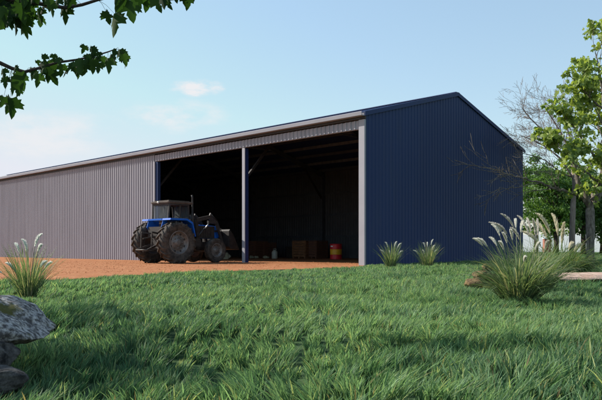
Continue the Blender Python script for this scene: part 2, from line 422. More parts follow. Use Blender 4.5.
m = MB(); m.add(*corrug('y', 0, WID, -LEN, -.02, lambda q: zroof(q)-.03, -1)); part('end_cladding', m, M['blue'])
# linings give the walls their thickness and carry the painted indoor shade
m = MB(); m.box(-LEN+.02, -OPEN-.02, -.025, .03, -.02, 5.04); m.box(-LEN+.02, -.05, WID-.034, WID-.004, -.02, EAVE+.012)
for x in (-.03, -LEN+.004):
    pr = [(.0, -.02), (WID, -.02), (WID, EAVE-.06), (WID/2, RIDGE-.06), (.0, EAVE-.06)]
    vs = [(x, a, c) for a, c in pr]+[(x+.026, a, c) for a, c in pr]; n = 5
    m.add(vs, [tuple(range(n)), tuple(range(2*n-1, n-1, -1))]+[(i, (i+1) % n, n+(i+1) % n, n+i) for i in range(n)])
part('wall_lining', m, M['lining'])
m = MB()
for y0, y1 in ((-.1, WID/2), (WID/2, WID+.1)):
    za, zb = zroof(y0), zroof(y1)
    vs = []
    for x in (-LEN-.1, .03):
        vs += [(x, y0, za), (x, y1, zb), (x, y1, zb+.045), (x, y0, za+.045)]
    m.add(vs, [(0, 1, 2, 3), (7, 6, 5, 4), (0, 4, 5, 1), (1, 5, 6, 2), (2, 6, 7, 3), (3, 7, 4, 0)])
k = 0
while k*.2 < LEN:                                    # roof ribs
    x = -.15-k*.2; k += 1
    za, zb = zroof(-.1)+.045, RIDGE+.045
    vs = [(x-.03, -.1, za), (x+.03, -.1, za), (x+.03, WID/2, zb), (x-.03, WID/2, zb), (x-.015, -.1, za+.025), (x+.015, -.1, za+.025), (x+.015, WID/2, zb+.025), (x-.015, WID/2, zb+.025)]
    m.add(vs, [(0, 1, 5, 4), (0, 4, 7, 3), (1, 2, 6, 5), (4, 5, 6, 7), (3, 7, 6, 2)])
roof = part('roof', m, M['bluetrim'])
m = MB(); m.bar((-LEN, WID/2, RIDGE+.075), (.03, WID/2, RIDGE+.075), .3, .03); part('ridge_cap', m, M['bluetrim'], roof)
m = MB()
for s in (0, 1):
    y0, y1 = (-.12, WID/2) if s == 0 else (WID/2, WID+.12)
    za, zb = zroof(max(y0, -.12)), zroof(y1)
    if s == 0: za = EAVE-.12*(RIDGE-EAVE)/(WID/2)
    vs = []
    for x in (.032, .062):
        vs += [(x, y0, za-.065), (x, y1, zb-.065), (x, y1, zb+.085), (x, y0, za+.085)]
    m.add(vs, [(0, 1, 2, 3), (7, 6, 5, 4), (0, 4, 5, 1), (2, 6, 7, 3), (3, 7, 4, 0), (1, 5, 6, 2)])
    vs = []
    for x in (-.12, .0315):
        vs += [(x, y0, za+.048), (x, y1, zb+.048), (x, y1, zb+.086), (x, y0, za+.086)]
    m.add(vs, [(0, 1, 2, 3), (7, 6, 5, 4), (0, 4, 5, 1), (2, 6, 7, 3), (3, 7, 4, 0), (1, 5, 6, 2)])
part('barge_cap', m, M['blue'])
m = MB(); gp = [(-.10, 5.10), (-.245, 5.10), (-.26, 5.115), (-.26, 5.235), (-.245, 5.25), (-.235, 5.235), (-.235, 5.13), (-.115, 5.13), (-.115, 5.21), (-.10, 5.21)]
n = len(gp); vs = [(-LEN-.1, y, z) for y, z in gp]+[(.01, y, z) for y, z in gp]
m.add(vs, [tuple(range(n)), tuple(range(2*n-1, n-1, -1))]+[(i, (i+1) % n, n+(i+1) % n, n+i) for i in range(n)]); part('gutter', m, M['gutter'])
m = MB(); m.box(-LEN, -.01, -.022, .03, 5.045, 5.19); part('shadow_line_fascia', m, M['steel'])  # dark strip paints the shadow line below the gutter
m = MB(); m.box(-.26, -.002, -.075, .0, -.02, 5.0, bev=.006); m.box(-.26, -.23, .002, .16, -.02, 4.68); part('corner_flashing', m, M['trim'])
m = MB(); m.box(-OPEN-.06, -OPEN+.03, -.072, -.02, -.02, HEAD-.02, bev=.004); part('jamb_flashing', m, M['trim'])
# ribbed inside faces of the rear and gable walls
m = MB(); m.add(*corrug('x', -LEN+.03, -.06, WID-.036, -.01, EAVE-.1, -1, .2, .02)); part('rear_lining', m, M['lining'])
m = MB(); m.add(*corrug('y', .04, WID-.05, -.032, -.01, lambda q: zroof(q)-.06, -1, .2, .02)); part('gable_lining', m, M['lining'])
# structural posts of the front
def post(x, mat, w_=.2, d_=.2, y=0.0):
    m = MB(); m.box(x-w_/2, x+w_/2, y, y+d_, -.02, HEAD-.02 if y < 1 else EAVE-.25, bev=.006)
    return m.build('post', mat, shed)
p = post(-6.28, M['bluetrim'], .16, .18); m = MB(); m.box(-6.365, -6.195, -.032, -.002, -.02, HEAD-.02, bev=.004); m.build('post_flashing', M['trim'], p)
post(-OPEN+.12, M['blue'], .18, .16, -.015)
m = MB(); m.box(-.228, -.06, .165, .4, -.02, 4.9); m.build('post', M['steel'], shed)
for i in range(3, 8): post(-6.28*i, M['steel'], .16, .25, .06)
for i in range(1, 8): post(-6.28*i if i < 7 else -LEN+.2, M['steel'], .16, .25, WID-.32)
post(-.2, M['steel'], .16, .25, WID-.32)
for y in (4.0, 8.0):
    m = MB(); m.box(-.2, -.06, y-.07, y+.07, 0, zroof(y)-.25); m.build('post', M['steel'], shed)
sl_ = (RIDGE-EAVE)/(WID/2)
for i in range(0, 8):                                # rafters, with knee braces
    x = -.16 if i == 0 else -6.28*i if i < 7 else -LEN+.2
    m = MB()
    for (ya, yb) in ((.12, WID/2), (WID-.12, WID/2)):
        za, zb = zroof(ya)-.30, zroof(yb)-.30
        m.bar((x, ya, za), (x, yb, zb), .07, .2)
        m.bar((x, ya, za+.105), (x, yb, zb+.105), .13, .012); m.bar((x, ya, za-.105), (x, yb, zb-.105), .13, .012)
    r_ = m.build('rafter', M['steel'], shed)
    for (ya, yb) in ((.2, 1.75), (WID-.25, WID-1.8)):
        m = MB(); m.bar((x, ya, 3.55), (x, yb, zroof(yb)-.42), .09, .09); m.build('knee_brace', M['bucket'], r_)
    m = MB(); m.bar((x, WID/2-1.5, zroof(WID/2-1.5)-.42), (x, WID/2+1.5, zroof(WID/2-1.5)-.42), .07, .07); m.build('apex_brace', M['galv'], r_)
for k in range(12):                                  # purlins
    y = .5+k*(WID-1.0)/11; z = zroof(y)-.105
    m = MB(); m.box(-LEN+.05, -.06, y-.03, y+.03, z-.08, z+.07)
    # cleats over every rafter catch a little light
    for i in range(1, 7): m.box(-6.28*i-.1, -6.28*i+.1, y-.045, y-.032, z-.09, z+.04)
    m.build('purlin', M['steel' if k % 2 else 'galv'], shed)
for z in (1.3, 2.6, 3.9):                            # wall girts on the rear wall
    m = MB(); m.box(-LEN+.05, -.06, WID-.095, WID-.035, z-.06, z+.06); m.build('girt', M['steel'], shed)

# ---------------------------------------------------------------- tractor
TH = math.atan2(.745, .667)
tr = empty('tractor', (-5.42, 25.9, .006), TH)
tag(tr, 'dusty blue tractor with big lugged rear tyres and front loader, nosing into the shed', 'tractor')
def wheel(cx, cy, r, w_, lug, side, rimmat, nl):
    wh = empty('wheel', (cx, cy, r)); wh.parent = tr
    m = MB(); ri = r*.56
    pr = [(ri, -w_*.40), (ri+.02, -w_*.46), (r*.80, -w_*.52), (r*.93, -w_*.50), (r*.965, -w_*.42), (r*.975, 0), (r*.965, w_*.42), (r*.93, w_*.50), (r*.80, w_*.52), (ri+.02, w_*.46), (ri, w_*.40)]
    if lug == 0: pr = [(a*1.0 if a < r*.9 else a+.02, b_) for a, b_ in pr]
    m.lathe(pr, 56)
    for k in range(nl):
        for s in (-1, 1):
            a0 = 2*math.pi*(k+(.5 if s > 0 else 0))/nl
            # lug from tyre centre to shoulder, swept back, then down the sidewall
            pts_ = [(.02*s, 0, r*.965), (w_*.25*s, .10, r*.965), (w_*.47*s, .20, r*.94), (w_*.53*s, .25, r*.84)]
            vs = []; hw = .030*r/.8
            for (yy, da, rad) in pts_:
                for dd in (-hw, hw):
                    for hgt in (-.01, lug):
                        A = a0-da/ r*.8+dd/r; rr_ = rad+hgt*(1 if yy*s < w_*.5 else .35)
                        y_ = yy+(s*lug*.5 if yy*s >= w_*.5 and hgt > 0 else 0)
                        vs.append((rr_*math.sin(A), y_, rr_*math.cos(A)))
            fs = []
            for q in range(3):
                b0 = q*4; b1 = b0+4
                fs += [(b0+1, b0+3, b1+3, b1+1), (b0, b0+1, b1+1, b1), (b0+2, b1+2, b1+3, b0+3)]
            fs += [(0, 2, 3, 1), (12, 13, 15, 14)]
            m.add(vs, fs)
    m.build('tyre', M['tyre'], wh)
    m = MB()
    o = side
    m.lathe([(ri+.015, o*w_*.44), (ri-.01, o*w_*.47), (ri-.035, o*w_*.42), (ri-.06, o*w_*.22), (ri*.62, o*w_*.16), (ri*.56, o*w_*.24), (ri*.35, o*w_*.25), (ri*.30, o*w_*.36), (ri*.16, o*w_*.38), (0.001, o*w_*.38)], 40)
    m.lathe([(ri+.012, -o*w_*.44), (ri-.035, -o*w_*.42), (ri-.06, -o*w_*.1), (.001, -o*w_*.05)], 32)
    for k in range(8):
        a = 2*math.pi*k/8
        m.lathe([(.001, o*w_*.29), (.028*r/.8, o*w_*.29), (.03*r/.8, o*w_*.15)], 6, c=(ri*.46*math.cos(a), 0, ri*.46*math.sin(a)))
    for k in range(8):
        a = 2*math.pi*(k+.5)/8
        m.lathe([(.001, o*w_*.215), (.045*r/.8, o*w_*.215), (.047*r/.8, o*w_*.15)], 10, c=(ri*.78*math.cos(a), 0, ri*.78*math.sin(a)), mi=1)
    m.build('rim', [rimmat, M['tdark']], wh)
wheel(0, -.82, .80, .44, .058, -1, M['rim'], 19); wheel(0, .82, .80, .44, .058, 1, M['rim'], 19)
wheel(2.05, -.72, .50, .27, .014, -1, M['rim'], 30); wheel(2.05, .72, .50, .27, .014, 1, M['rimred'], 30)
m = MB()
m.tube([(0, -.62, .82), (0, .62, .82)], [.13, .13], 14); m.box(-.42, .62, -.26, .26, .55, 1.12, bev=.04)
m.box(.6, 1.6, -.2, .2, .55, .95, bev=.04); m.box(1.5, 2.45, -.17, .17, .5, .85, bev=.03)
m.box(1.98, 2.12, -.6, .6, .43, .56, bev=.02); m.tube([(2.05, -.6, .5), (2.05, .6, .5)], .05, 10)
m.lathe([(.001, -.36), (.16, -.36), (.2, -.28), (.2, .28), (.16, .36), (.001, .36)], 20, c=(0, 0, .82))
part('chassis', m, M['tdark'], tr)
m = MB()
for s in (-1, 1):
    m.bar((-.35, s*.2, .75), (-1.0, s*.36, .52), .05, .07); m.bar((-.35, s*.2, 1.15), (-.78, s*.34, 1.2), .05, .06); m.bar((-.78, s*.34, 1.2), (-.8, s*.34, .6), .035, .035)
m.bar((-.3, 0, 1.05), (-.95, 0, .95), .05, .05); m.bar((-.4, 0, .5), (-.95, 0, .46), .09, .04)
m.tube([(-1.0, -.38, .52), (-1.0, .38, .52)], .025, 8)
part('rear_linkage', m, M['tdark'], tr)
m = MB()   # hood
hp = [(.72, 1.0), (2.58, .98), (2.64, 1.05), (2.62, 1.42), (2.5, 1.50), (.72, 1.60)]
prism(m, hp, -.30, .30); o = part('hood', m, M['tblue'], tr)
bv = o.modifiers.new('bev', 'BEVEL'); bv.width = .05; bv.segments = 3
m = MB(); m.box(2.642, 2.655, -.24, .24, .98, 1.38)
for k in range(8): m.box(2.655, 2.665, -.24, .24, 1.0+k*.048, 1.02+k*.048)
part('grille', m, M['tdark'], tr)
for s in (-1, 1):
    m = MB(); m.lathe([(.001, .03), (.06, .025), (.075, 0), (.08, -.03)], 16, 'X', (2.665, s*.19, 1.28)); part('headlight', m, M['lamp'], tr)
m = MB()
for s in (-1, 1):
    m.box(.80, 2.36, s*.305-.006, s*.305+.006, 1.00, 1.50)
    for k in range(11): m.box(.88+k*.125, .91+k*.125, s*.318-.008, s*.318+.008, 1.05, 1.45)
part('side_grille', m, M['tdark'], tr)
m = MB(); m.box(.95, 1.5, -.52, -.24, .62, .98, bev=.03); m.box(.9, 1.5, .24, .5, .6, .98, bev=.03); part('fuel_tank', m, M['tdark'], tr)
m = MB()   # fenders joined by the rear deck
for s in (-1, 1):
    a, b_ = (.46, .86) if s > 0 else (-.98, -.46)
    fp = [(-.40, 1.665), (-.37, 1.735), (.42, 1.735), (.70, 1.60), (.84, 1.05), (.80, 1.04), (.66, 1.53), (.40, 1.665)]
    prism(m, fp, a, b_)
    ip = [(-.36, 1.664), (.40, 1.664), (.655, 1.53), (.78, 1.06), (-.2, 1.06), (-.45, 1.4)]
    y_ = .47*s; prism(m, ip, y_-.012, y_+.012)
m.box(-.40, -.28, -.455, .455, 1.66, 1.73, bev=.01)
part('fender', m, M['tblue'], tr)
m = MB(); m.box(-.42, .80, -.44, .44, 1.02, 1.10); m.box(.60, .76, -.42, .42, 1.10, 1.62, bev=.02); m.box(-.40, .0, -.44, .44, 1.10, 1.42); part('cab_floor', m, M['tdark'], tr)
m = MB()
for s in (-1, 1):
    m.bar((-.42, s*.50, 1.70), (-.36, s*.52, 2.42), .065); m.bar((.22, s*.53, 1.68), (.22, s*.54, 2.42), .045); m.bar((.80, s*.46, 1.10), (.70, s*.52, 2.42), .06)
    m.bar((-.36, s*.52, 2.40), (.70, s*.52, 2.40), .05)
m.bar((-.36, -.52, 2.40), (-.36, .52, 2.40), .05); m.bar((.70, -.52, 2.40), (.70, .52, 2.40), .05); m.bar((-.42, -.5, 1.78), (-.42, .5, 1.78), .04)
part('cab_frame', m, M['tdark'], tr)
m = MB(); m.box(-.395, -.388, -.46, .46, 1.82, 2.36); part('rear_window', m, M['glass'], tr)
m = MB(); m.box(.72, .727, -.46, .46, 1.62, 2.36); part('windscreen', m, M['glass'], tr)
m = MB(); m.box(-.48, .94, -.60, .60, 2.43, 2.53, bev=.04); m.box(-.36, .8, -.48, .48, 2.528, 2.56, bev=.015); rf = part('cab_roof', m, M['troof'], tr)
m = MB(); m.lathe([(.001, -.03), (.035, -.025), (.045, 0), (.04, .04)], 12, 'X', (-.50, .05, 2.48)); m.build('work_light', M['lamp'], rf)
m = MB(); m.box(-.25, .2, -.24, .24, 1.44, 1.56, bev=.04); m.box(-.32, -.2, -.24, .24, 1.5, 2.08, bev=.05); m.box(-.1, .05, -.12, .12, 1.10, 1.46); part('seat', m, M['seat'], tr)
m = MB(); c_ = Vector((.5, 0, 1.86)); ring = []
for k in range(25):
    a = 2*math.pi*k/24; ring.append(c_+Vector((-.11*math.sin(a), .2*math.cos(a), .16*math.sin(a))))
m.tube(ring, .014, 8, cap=False); m.tube([c_, (.62, 0, 1.5)], .025, 8); m.bar(ring[0], ring[12], .02); part('steering_wheel', m, M['tdark'], tr)
m = MB(); m.tube([(1.15, -.37, 1.15), (1.15, -.38, 1.5), (1.15, -.38, 1.55), (1.15, -.38, 1.95), (1.15, -.38, 2.0), (1.15, -.38, 2.62), (1.12, -.38, 2.72)], [.04, .04, .075, .075, .04, .036, .036], 14); part('exhaust', m, M['tdark'], tr)
m = MB(); m.tube([(1.5, .2, 1.5), (1.5, .2, 1.85)], .035, 10); m.tube([(1.5, .2, 1.82), (1.5, .2, 1.95)], .07, 12); part('air_intake', m, M['tdark'], tr)
m = MB()
for k in range(3): m.box(.62+.12*k, .82+.12*k, -.62, -.44, .45+k*.23, .49+k*.23)
m.bar((.68, -.61, .47), (1.0, -.61, .98), .03); part('step', m, M['tdark'], tr)
for s in (-1, 1):   # loader
    m = MB(); m.bar((1.35, s*.44, .75), (1.25, s*.46, 1.72), .12, .16); m.bar((1.35, s*.30, .80), (1.35, s*.46, .80), .14, .14); part('loader_mast', m, M['tdark'], tr)
    m = MB(); pa = [(1.22, s*.50, 1.72), (2.2, s*.50, 1.86), (2.75, s*.50, 1.62), (3.35, s*.50, .62)]
    for q in range(3): m.bar(pa[q], pa[q+1], .08, .15)
    m.box(2.1, 2.8, s*.5-.05, s*.5+.05, 1.6, 1.72); arm = part('loader_arm', m, M['tdark'], tr)
    m = MB(); m.tube([(1.32, s*.50, 1.05), (1.85, s*.50, 1.38)], .045, 10); m.build('lift_cylinder', M['tdark'], arm)
    m = MB(); m.tube([(1.85, s*.50, 1.38), (2.35, s*.50, 1.72)], .026, 10); m.build('lift_rod', M['silver'], arm)
    m = MB(); m.tube([(2.3, s*.50, 2.0), (2.8, s*.50, 1.72)], .035, 10); m.tube([(2.8, s*.50, 1.72), (3.3, s*.50, 1.12)], .02, 10); m.bar((2.2, s*.5, 1.86), (2.3, s*.5, 2.02), .05); m.build('tilt_cylinder', M['tdark'], arm)
m = MB()
bp = [(3.32, .50), (3.30, 1.15), (3.38, 1.22), (3.42, 1.18), (3.37, 1.1), (3.38, .60), (3.50, .46), (4.15, .40), (4.15, .37), (3.48, .40)]
bp = [(a, c+.15) for a, c in bp]
prism(m, bp, -1.0, 1.0)
for s in (-1, 1): prism(m, [(3.36, .60), (3.38, 1.33), (3.6, 1.2), (4.1, .56), (3.5, .56)], s*1.0-.02, s*1.0+.02)
m.bar((3.3, -.55, .8), (3.3, .55, .8), .08, .12)
part('loader_bucket', m, M['bucket'], tr)
m = MB(); m.bar((2.9, -.45, 1.3), (2.9, .45, 1.3), .08); part('loader_crossbar', m, M['tdark'], tr)
m = MB(); m.box(2.45, 2.75, -.25, .25, .55, .9, bev=.03); m.bar((2.75, -.3, .6), (2.75, -.3, 1.4), .05); m.bar((2.75, .3, .6), (2.75, .3, 1.4), .05); m.bar((2.75, -.3, 1.4), (2.75, .3, 1.4), .05); part('front_guard', m, M['tdark'], tr)

for ch in tr.children:      # the cab sits low and well forward over the axle
    if ch.name.split('.')[0] in ('cab_frame', 'rear_window', 'windscreen', 'cab_roof', 'seat', 'steering_wheel'):
        ch.location = (.22, 0, -.10); ch.scale = (.88, 1, 1)
    if ch.name.split('.')[0] in ('loader_arm', 'loader_bucket', 'loader_crossbar'):
        ch.location = (.40, 0, 0); ch.scale = (.69, .86 if ch.name.startswith('loader_bucket') else 1, 1)
# ---------------------------------------------------------------- things in the shed
def on_floor(px, Y): return Vector(((px-HX)/F*Y, Y, .006))
def crate(px, Y, w_, d_, h_, mat, label, rz=RZ):
    c = empty('crate', on_floor(px, Y), rz); tag(c, label, 'crate', 'wooden crates along the back of the shed')
    n = 6; ph = (h_-.1)/n
    m = MB()
    for k in range(n):
        z0 = .1+k*ph
        m.box(-w_/2, w_/2, -d_/2, -d_/2+.025, z0, z0+ph-.02); m.box(-w_/2, w_/2, d_/2-.025, d_/2, z0, z0+ph-.02)
        m.box(-w_/2, -w_/2+.025, -d_/2+.026, d_/2-.026, z0, z0+ph-.02); m.box(w_/2-.025, w_/2, -d_/2+.026, d_/2-.026, z0, z0+ph-.02)
    m.build('side_boards', mat, c)
    m = MB(); m.box(-w_/2, w_/2, -d_/2, d_/2, h_+.001, h_+.03); m.build('lid', mat, c)
    m = MB()
    for x in (-w_/2+.06, 0, w_/2-.06): m = MB(); m.box(x-.05, x+.05, -d_/2, d_/2, 0, .09); m.build('skid', mat, c)
    m = MB()
    for x in (-w_/2+.05, w_/2-.05):
        for y, s in ((-d_/2, -1), (d_/2, 1)):
            m = MB(); m.box(x-.045, x+.045, min(y, y+s*.024), max(y, y+s*.024), .095, h_); m.build('corner_batten', mat, c)
    for y in (-d_/2+.05, d_/2-.05):
        m = MB(); m.box(w_/2+.001, w_/2+.025, y-.045, y+.045, .095, h_); m.build('corner_batten', mat, c)
    return c
crate(304.5, 37.6, 1.02, .95, .98, M['wood'], 'square brown wooden crate nearest the middle of the floor, left one of the joined pair')
crate(317.0, 37.3, .78, .95, .98, M['wood2'], 'darker reddish wooden crate standing tight against the right side of the brown crate')
crate(255.0, 39.5, 1.15, 1.0, .98, M['wood2'], 'dim red brown wooden crate just right of the centre post')
crate(266.0, 39.8, .75, 1.0, .90, M['wood2'], 'low dark crate between the dim red brown crate and the white container')
# dark bin
c = empty('storage_bin', on_floor(292.5, 39.2), RZ); tag(c, 'black lidded storage bin in shadow left of the joined crates', 'bin')
m = MB(); prism(m, [(-.24, 0), (.24, 0), (.30, .62), (-.30, .62)], -.25, .25); m.build('tub', M['tdark'], c)
m = MB(); m.box(-.33, .33, -.29, .29, .622, .67, bev=.015); m.build('lid', M['tdark'], c)
# container
c = empty('plastic_container', on_floor(274.7, 36.6), RZ); tag(c, 'milky white plastic container with rounded shoulders on the shed floor', 'container')
m = MB(); m.lathe([(.001, 0), (.15, 0), (.17, .03), (.17, .36), (.13, .43), (.07, .46), (.06, .50)], 20, 'Z'); m.build('body', M['jug'], c)
m = MB(); m.lathe([(.07, .50), (.07, .55), (.001, .55)], 14, 'Z'); m.build('cap', M['tdark'], c)
m = MB(); m.tube([(.1, 0, .44), (.13, 0, .52), (.05, 0, .57), (-.05, 0, .57), (-.13, 0, .52), (-.1, 0, .44)], .013, 6); m.build('handle', M['jug'], c)
# drum
c = empty('oil_drum', on_floor(336, 34.6), RZ+.2); tag(c, 'red steel drum with a wide yellow middle band in the right hand bay', 'drum')
def drumprof(z0, z1, r=.31):
    pr = []; k = 10
    for i in range(k+1):
        z = z0+(z1-z0)*i/k; pr.append((r, z))
    return pr
m = MB(); m.lathe([(.001, .02), (.29, .02), (.32, 0), (.325, .02), (.31, .035)]+drumprof(.04, .25), 32, 'Z')
m.lathe([(.31, .53)]+drumprof(.53, .78)+[(.325, .79), (.325, .81), (.30, .81), (.295, .78), (.001, .78)], 32, 'Z'); dr = m.build('shell', M['red'], c)
m = MB(); m.lathe([(.31, .2505), (.322, .255), (.312, .27)]+drumprof(.27, .51, .311)+[(.322, .525), (.31, .5295)], 32, 'Z'); m.build('yellow_band', M['yellow'], c)
m = MB()
for a0, a1, z0, z1 in ((-.62, -.05, .655, .715), (-.55, -.40, .63, .74)):     # pale emblem mark
    vs = []; n = 6
    for i in range(n+1):
        a = -math.pi/2+a0+(a1-a0)*i/n
        vs += [(.3135*math.cos(a), .3135*math.sin(a), z0), (.3135*math.cos(a), .3135*math.sin(a), z1)]
    m.add(vs, [(2*i, 2*i+2, 2*i+3, 2*i+1) for i in range(n)])
    break
m.build('emblem', M['white'], c)
m = MB(); m.lathe([(.04, .78), (.04, .80), (.001, .80)], 10, 'Z', (.16, 0, 0)); m.build('bung', M['tdark'], c)

def rock(name, loc, dims, mat, seed, label, cat, amp=.22, flat=.0, cuts=9, rz=0, tilt=(0, 0), group=None, sub=5, extra=()):
    bm = bmesh.new(); bmesh.ops.create_icosphere(bm, subdivisions=sub, radius=1)
    r0 = random.Random(seed)
    planes = []
    for k in range(cuts):
        nn = Vector((r0.gauss(0, 1), r0.gauss(0, 1), r0.gauss(0, .8))).normalized(); planes.append((nn, r0.uniform(.62, .88)))
    if flat: planes.append((Vector((r0.uniform(-.08, .08), r0.uniform(-.08, .08), 1)).normalized(), flat)); planes.append((Vector((0, 0, -1)), .75))
    for nn, dd in extra: planes.append((Vector(nn).normalized(), dd))
    for v in bm.verts:
        p = v.co.normalized()*1.0
        for nn, dd in planes:
            e = p.dot(nn)-dd
            if e > 0: p -= nn*e*.93
        s_ = Vector((seed*3.1, 1.7, 0))
        p += p.normalized()*(mnoise.noise(p*1.6+s_)*amp*.6+mnoise.noise(p*4+s_)*amp*.25+mnoise.noise(p*11+s_)*amp*.12+mnoise.noise(p*27+s_)*amp*.05)
        v.co = Vector((p.x*dims[0], p.y*dims[1], p.z*dims[2]))
    m = MB(); m.frombm(bm, True); o = m.build(name, mat, None, loc)
    o.rotation_euler = (tilt[0], tilt[1], rz); tag(o, label, cat, group)
    return o
rock('crumpled_sack', on_floor(225.5, 35.5)+Vector((0, 0, .14)), (.24, .2, .24), M['sack'], 31, 'small crumpled pale sack on the floor just beyond the front wheel of the tractor', 'sack', .9, sub=4)
rnd = random.Random(5)
for k, (px, s_) in enumerate(((251.5, .10), (256.5, .09), (266, .11))):
    rock('crumpled_sack', on_floor(px, 37.6)+Vector((0, 0, .06)), (s_*1.5, s_, s_*.9), M['sack'], 40+k,
         ['pale crumpled sack beside the foot of the centre post', 'pale crumpled sack in the middle of the little row before the dim crates', 'pale crumpled sack nearest the white plastic container'][k], 'sack', 1.0, sub=3, group='small pale sacks lying in front of the dim crates')

# ---------------------------------------------------------------- rocks on the lawn
rock('boulder', (-1.77, 3.25, .258), (.60, .42, .175), M['rock'], 3, 'large flat grey boulder with lichen and moss resting on darker rocks at the left edge', 'boulder', .13, .60, cuts=3, rz=.05, tilt=(R(-3), R(1)), sub=6, extra=(((.93, -.1, .36), .58), ((.80, .0, .60), .66), ((0, -1, .2), .70), ((.6, -.8, .1), .76), ((-.5, -.8, .4), .7)))
rock('rock', (-1.58, 3.08, .11), (.26, .22, .14), M['rock_d'], 8, 'dark round rock wedged directly under the large grey boulder', 'rock', .2, cuts=6)
rock('rock', (-1.39, 2.80, .035), (.22, .15, .075), M['rock_d'], 9, 'low dark rock lying in the grass below the other two at the bottom left', 'rock', .2, .6, cuts=6)
rock('sandstone_slab', (5.12, 10.8, .10), (1.35, .55, .15), M['rock_p'], 12, 'wide flat pinkish sandstone slab in the grass right of the pampas grass', 'slab', .16, .55, cuts=9, rz=.05)
rock('rock', (3.72, 10.6, .06), (.17, .12, .07), M['rock_p'], 14, 'small pink stone at the left end of the flat sandstone slab', 'rock', .3, cuts=6, sub=4)
for k, (x, y, z, d_, lb) in enumerate(((2.62, 9.75, .06, (.20, .15, .10), 'mossy brown stone at the bottom of the small pile left of the pampas grass'),
        (2.86, 9.95, .09, (.15, .14, .12), 'brown stone at the right foot of the small pile, half behind pampas leaves'),
        (2.70, 9.80, .20, (.15, .12, .09), 'flat brown stone lying second in the small pile'),
        (2.80, 9.86, .31, (.11, .09, .06), 'smallest brown stone capping the small pile'))):
    rock('stone', (x, y, z), d_, M['rock_b'], 20+k, lb, 'stone', .35, cuts=6, sub=4, rz=k*1.3, group='small brown stones piled left of the pampas grass')

# ---------------------------------------------------------------- pampas grass and reeds
def tussock(name, loc, nl, length, spread, plumes, label, cat, seed, lw=.008, stemr=.003, colors=None, plume_len=.2, plume_w=.028, group=None, plume_col=(.86, .83, .76), arch=1.0, emin=38):
    r = np.random.default_rng(seed); root = empty(name, loc); tag(root, label, cat, group)
    n = nl; a = r.uniform(0, 2*math.pi, n); rad = r.uniform(0, 1, n)**.7*spread*.28
    el = r.uniform(R(emin), R(88), n); L = length*r.uniform(.45, 1.1, n)
    K = 8; t = np.linspace(0, 1, K)
    P = np.zeros((n, K, 3)); P[:, 0, 0] = rad*np.cos(a); P[:, 0, 1] = rad*np.sin(a); P[:, 0, 2] = -.02
    a2 = a+r.normal(0, .35, n); bend = r.uniform(.5, 1.9, n)*arch*(1.2-np.sin(el)*.35)
    for k in range(1, K):
        e = el-bend*t[k]**1.6; st = L/(K-1)
        P[:, k, 0] = P[:, k-1, 0]+st*np.cos(e)*np.cos(a2); P[:, k, 1] = P[:, k-1, 1]+st*np.cos(e)*np.sin(a2); P[:, k, 2] = np.maximum(P[:, k-1, 2]+st*np.sin(e), .02)
    th = a2+math.pi/2+r.normal(0, .5, n); S = np.stack([np.cos(th), np.sin(th), r.normal(0, .25, n)], 1); S = unit(S)
    W = (lw*r.uniform(.6, 1.4, n))[:, None]*(1-.8*t[None]**1.5)
    c1, c2, c3 = colors or ((.085, .145, .070), (.21, .275, .145), (.42, .40, .25))
    kk = r.random(n)[:, None]; C = np.array(c1)*(1-kk)+np.array(c2)*kk; C = np.where(r.random(n)[:, None] > .86, np.array(c3), C)
    v, s, l, c = ribbons(P, S, W, C)
    link('leaves', npmesh('leaves', v, s, l, c), M['reed'], root)
    for (tx, ty, tz, ln, wd) in plumes:
        tip = Vector((tx, ty, tz)); b0 = Vector((tx*.22, ty*.22, 0))
        mid = Vector((tx*.52, ty*.5, tz*.62))
        ptsc = []
        for q in range(13):
            u_ = q/12; ptsc.append(b0*(1-u_)**2+mid*2*u_*(1-u_)+tip*u_**2)
        dirn = (ptsc[-1]-ptsc[-2]).normalized()
        hd = Vector((dirn.x, dirn.y, 0)); hd = hd.normalized() if hd.length > .02 else Vector((1, 0, 0))
        spine = [tip+dirn*ln*u_+hd*(ln*.30*u_*u_)-Vector((0, 0, ln*.16*u_*u_)) for u_ in np.linspace(0, 1, 8)]
        m = MB(); m.tube(ptsc+[spine[2]], [stemr]*13+[stemr*.6], 5)
        cc = m.build('stem', M['stem'], root)
        nh = 420; u_ = r.random(nh)*.97; idx = u_*7; i0 = idx.astype(int); fr = idx-i0
        SP = np.array([p[:] for p in spine]); base = SP[i0]*(1-fr[:, None])+SP[np.minimum(i0+1, 7)]*fr[:, None]
        aa = r.uniform(0, 2*math.pi, nh); dN = np.array(dirn); s1 = unit(np.cross(dN, [0.1, 1, .2])); s2 = np.cross(dN, s1)
        out = np.cos(aa)[:, None]*s1+np.sin(aa)[:, None]*s2
        env = np.sin(np.clip(u_*.82+.14, 0, 1)*math.pi)**.8
        hl = wd*env*r.uniform(.5, 1.15, nh)
        K2 = 3; PP = np.zeros((nh, K2, 3)); up = dN[None]*1.5
        PP[:, 0] = base; PP[:, 1] = base+(out*.42+up*.4)*hl[:, None]; PP[:, 2] = base+(out*.62+up*1.0)*hl[:, None]
        SS = unit(np.cross(out, dN)+r.normal(0, .4, (nh, 3)))
        WW = np.array([.16, .22, .05])[None]*wd*np.ones((nh, 1))
        v, s, l, c = ribbons(PP, SS, WW, np.array(plume_col)[None]*r.uniform(.8, 1.15, (nh, 1)))
        link('plume', npmesh('plume', v, s, l, c), M['plume'], cc)
    return root
M['stem'] = noisy('reed_stem', (.16, .19, .09), (.24, .26, .13), 8, .6)
def plumes_at(loc, lst, wd):
    """lst of (px base-of-plume, py base, px length, depth offset)"""
    out = []
    for (px, py, ln, dy) in lst:
        Y = loc[1]+dy; p = at(px, py, Y); out.append((p.x-loc[0], dy, p.z-loc[2], ln*Y/F, wd))
    return out
L1 = (2.40, 7.25, 0)
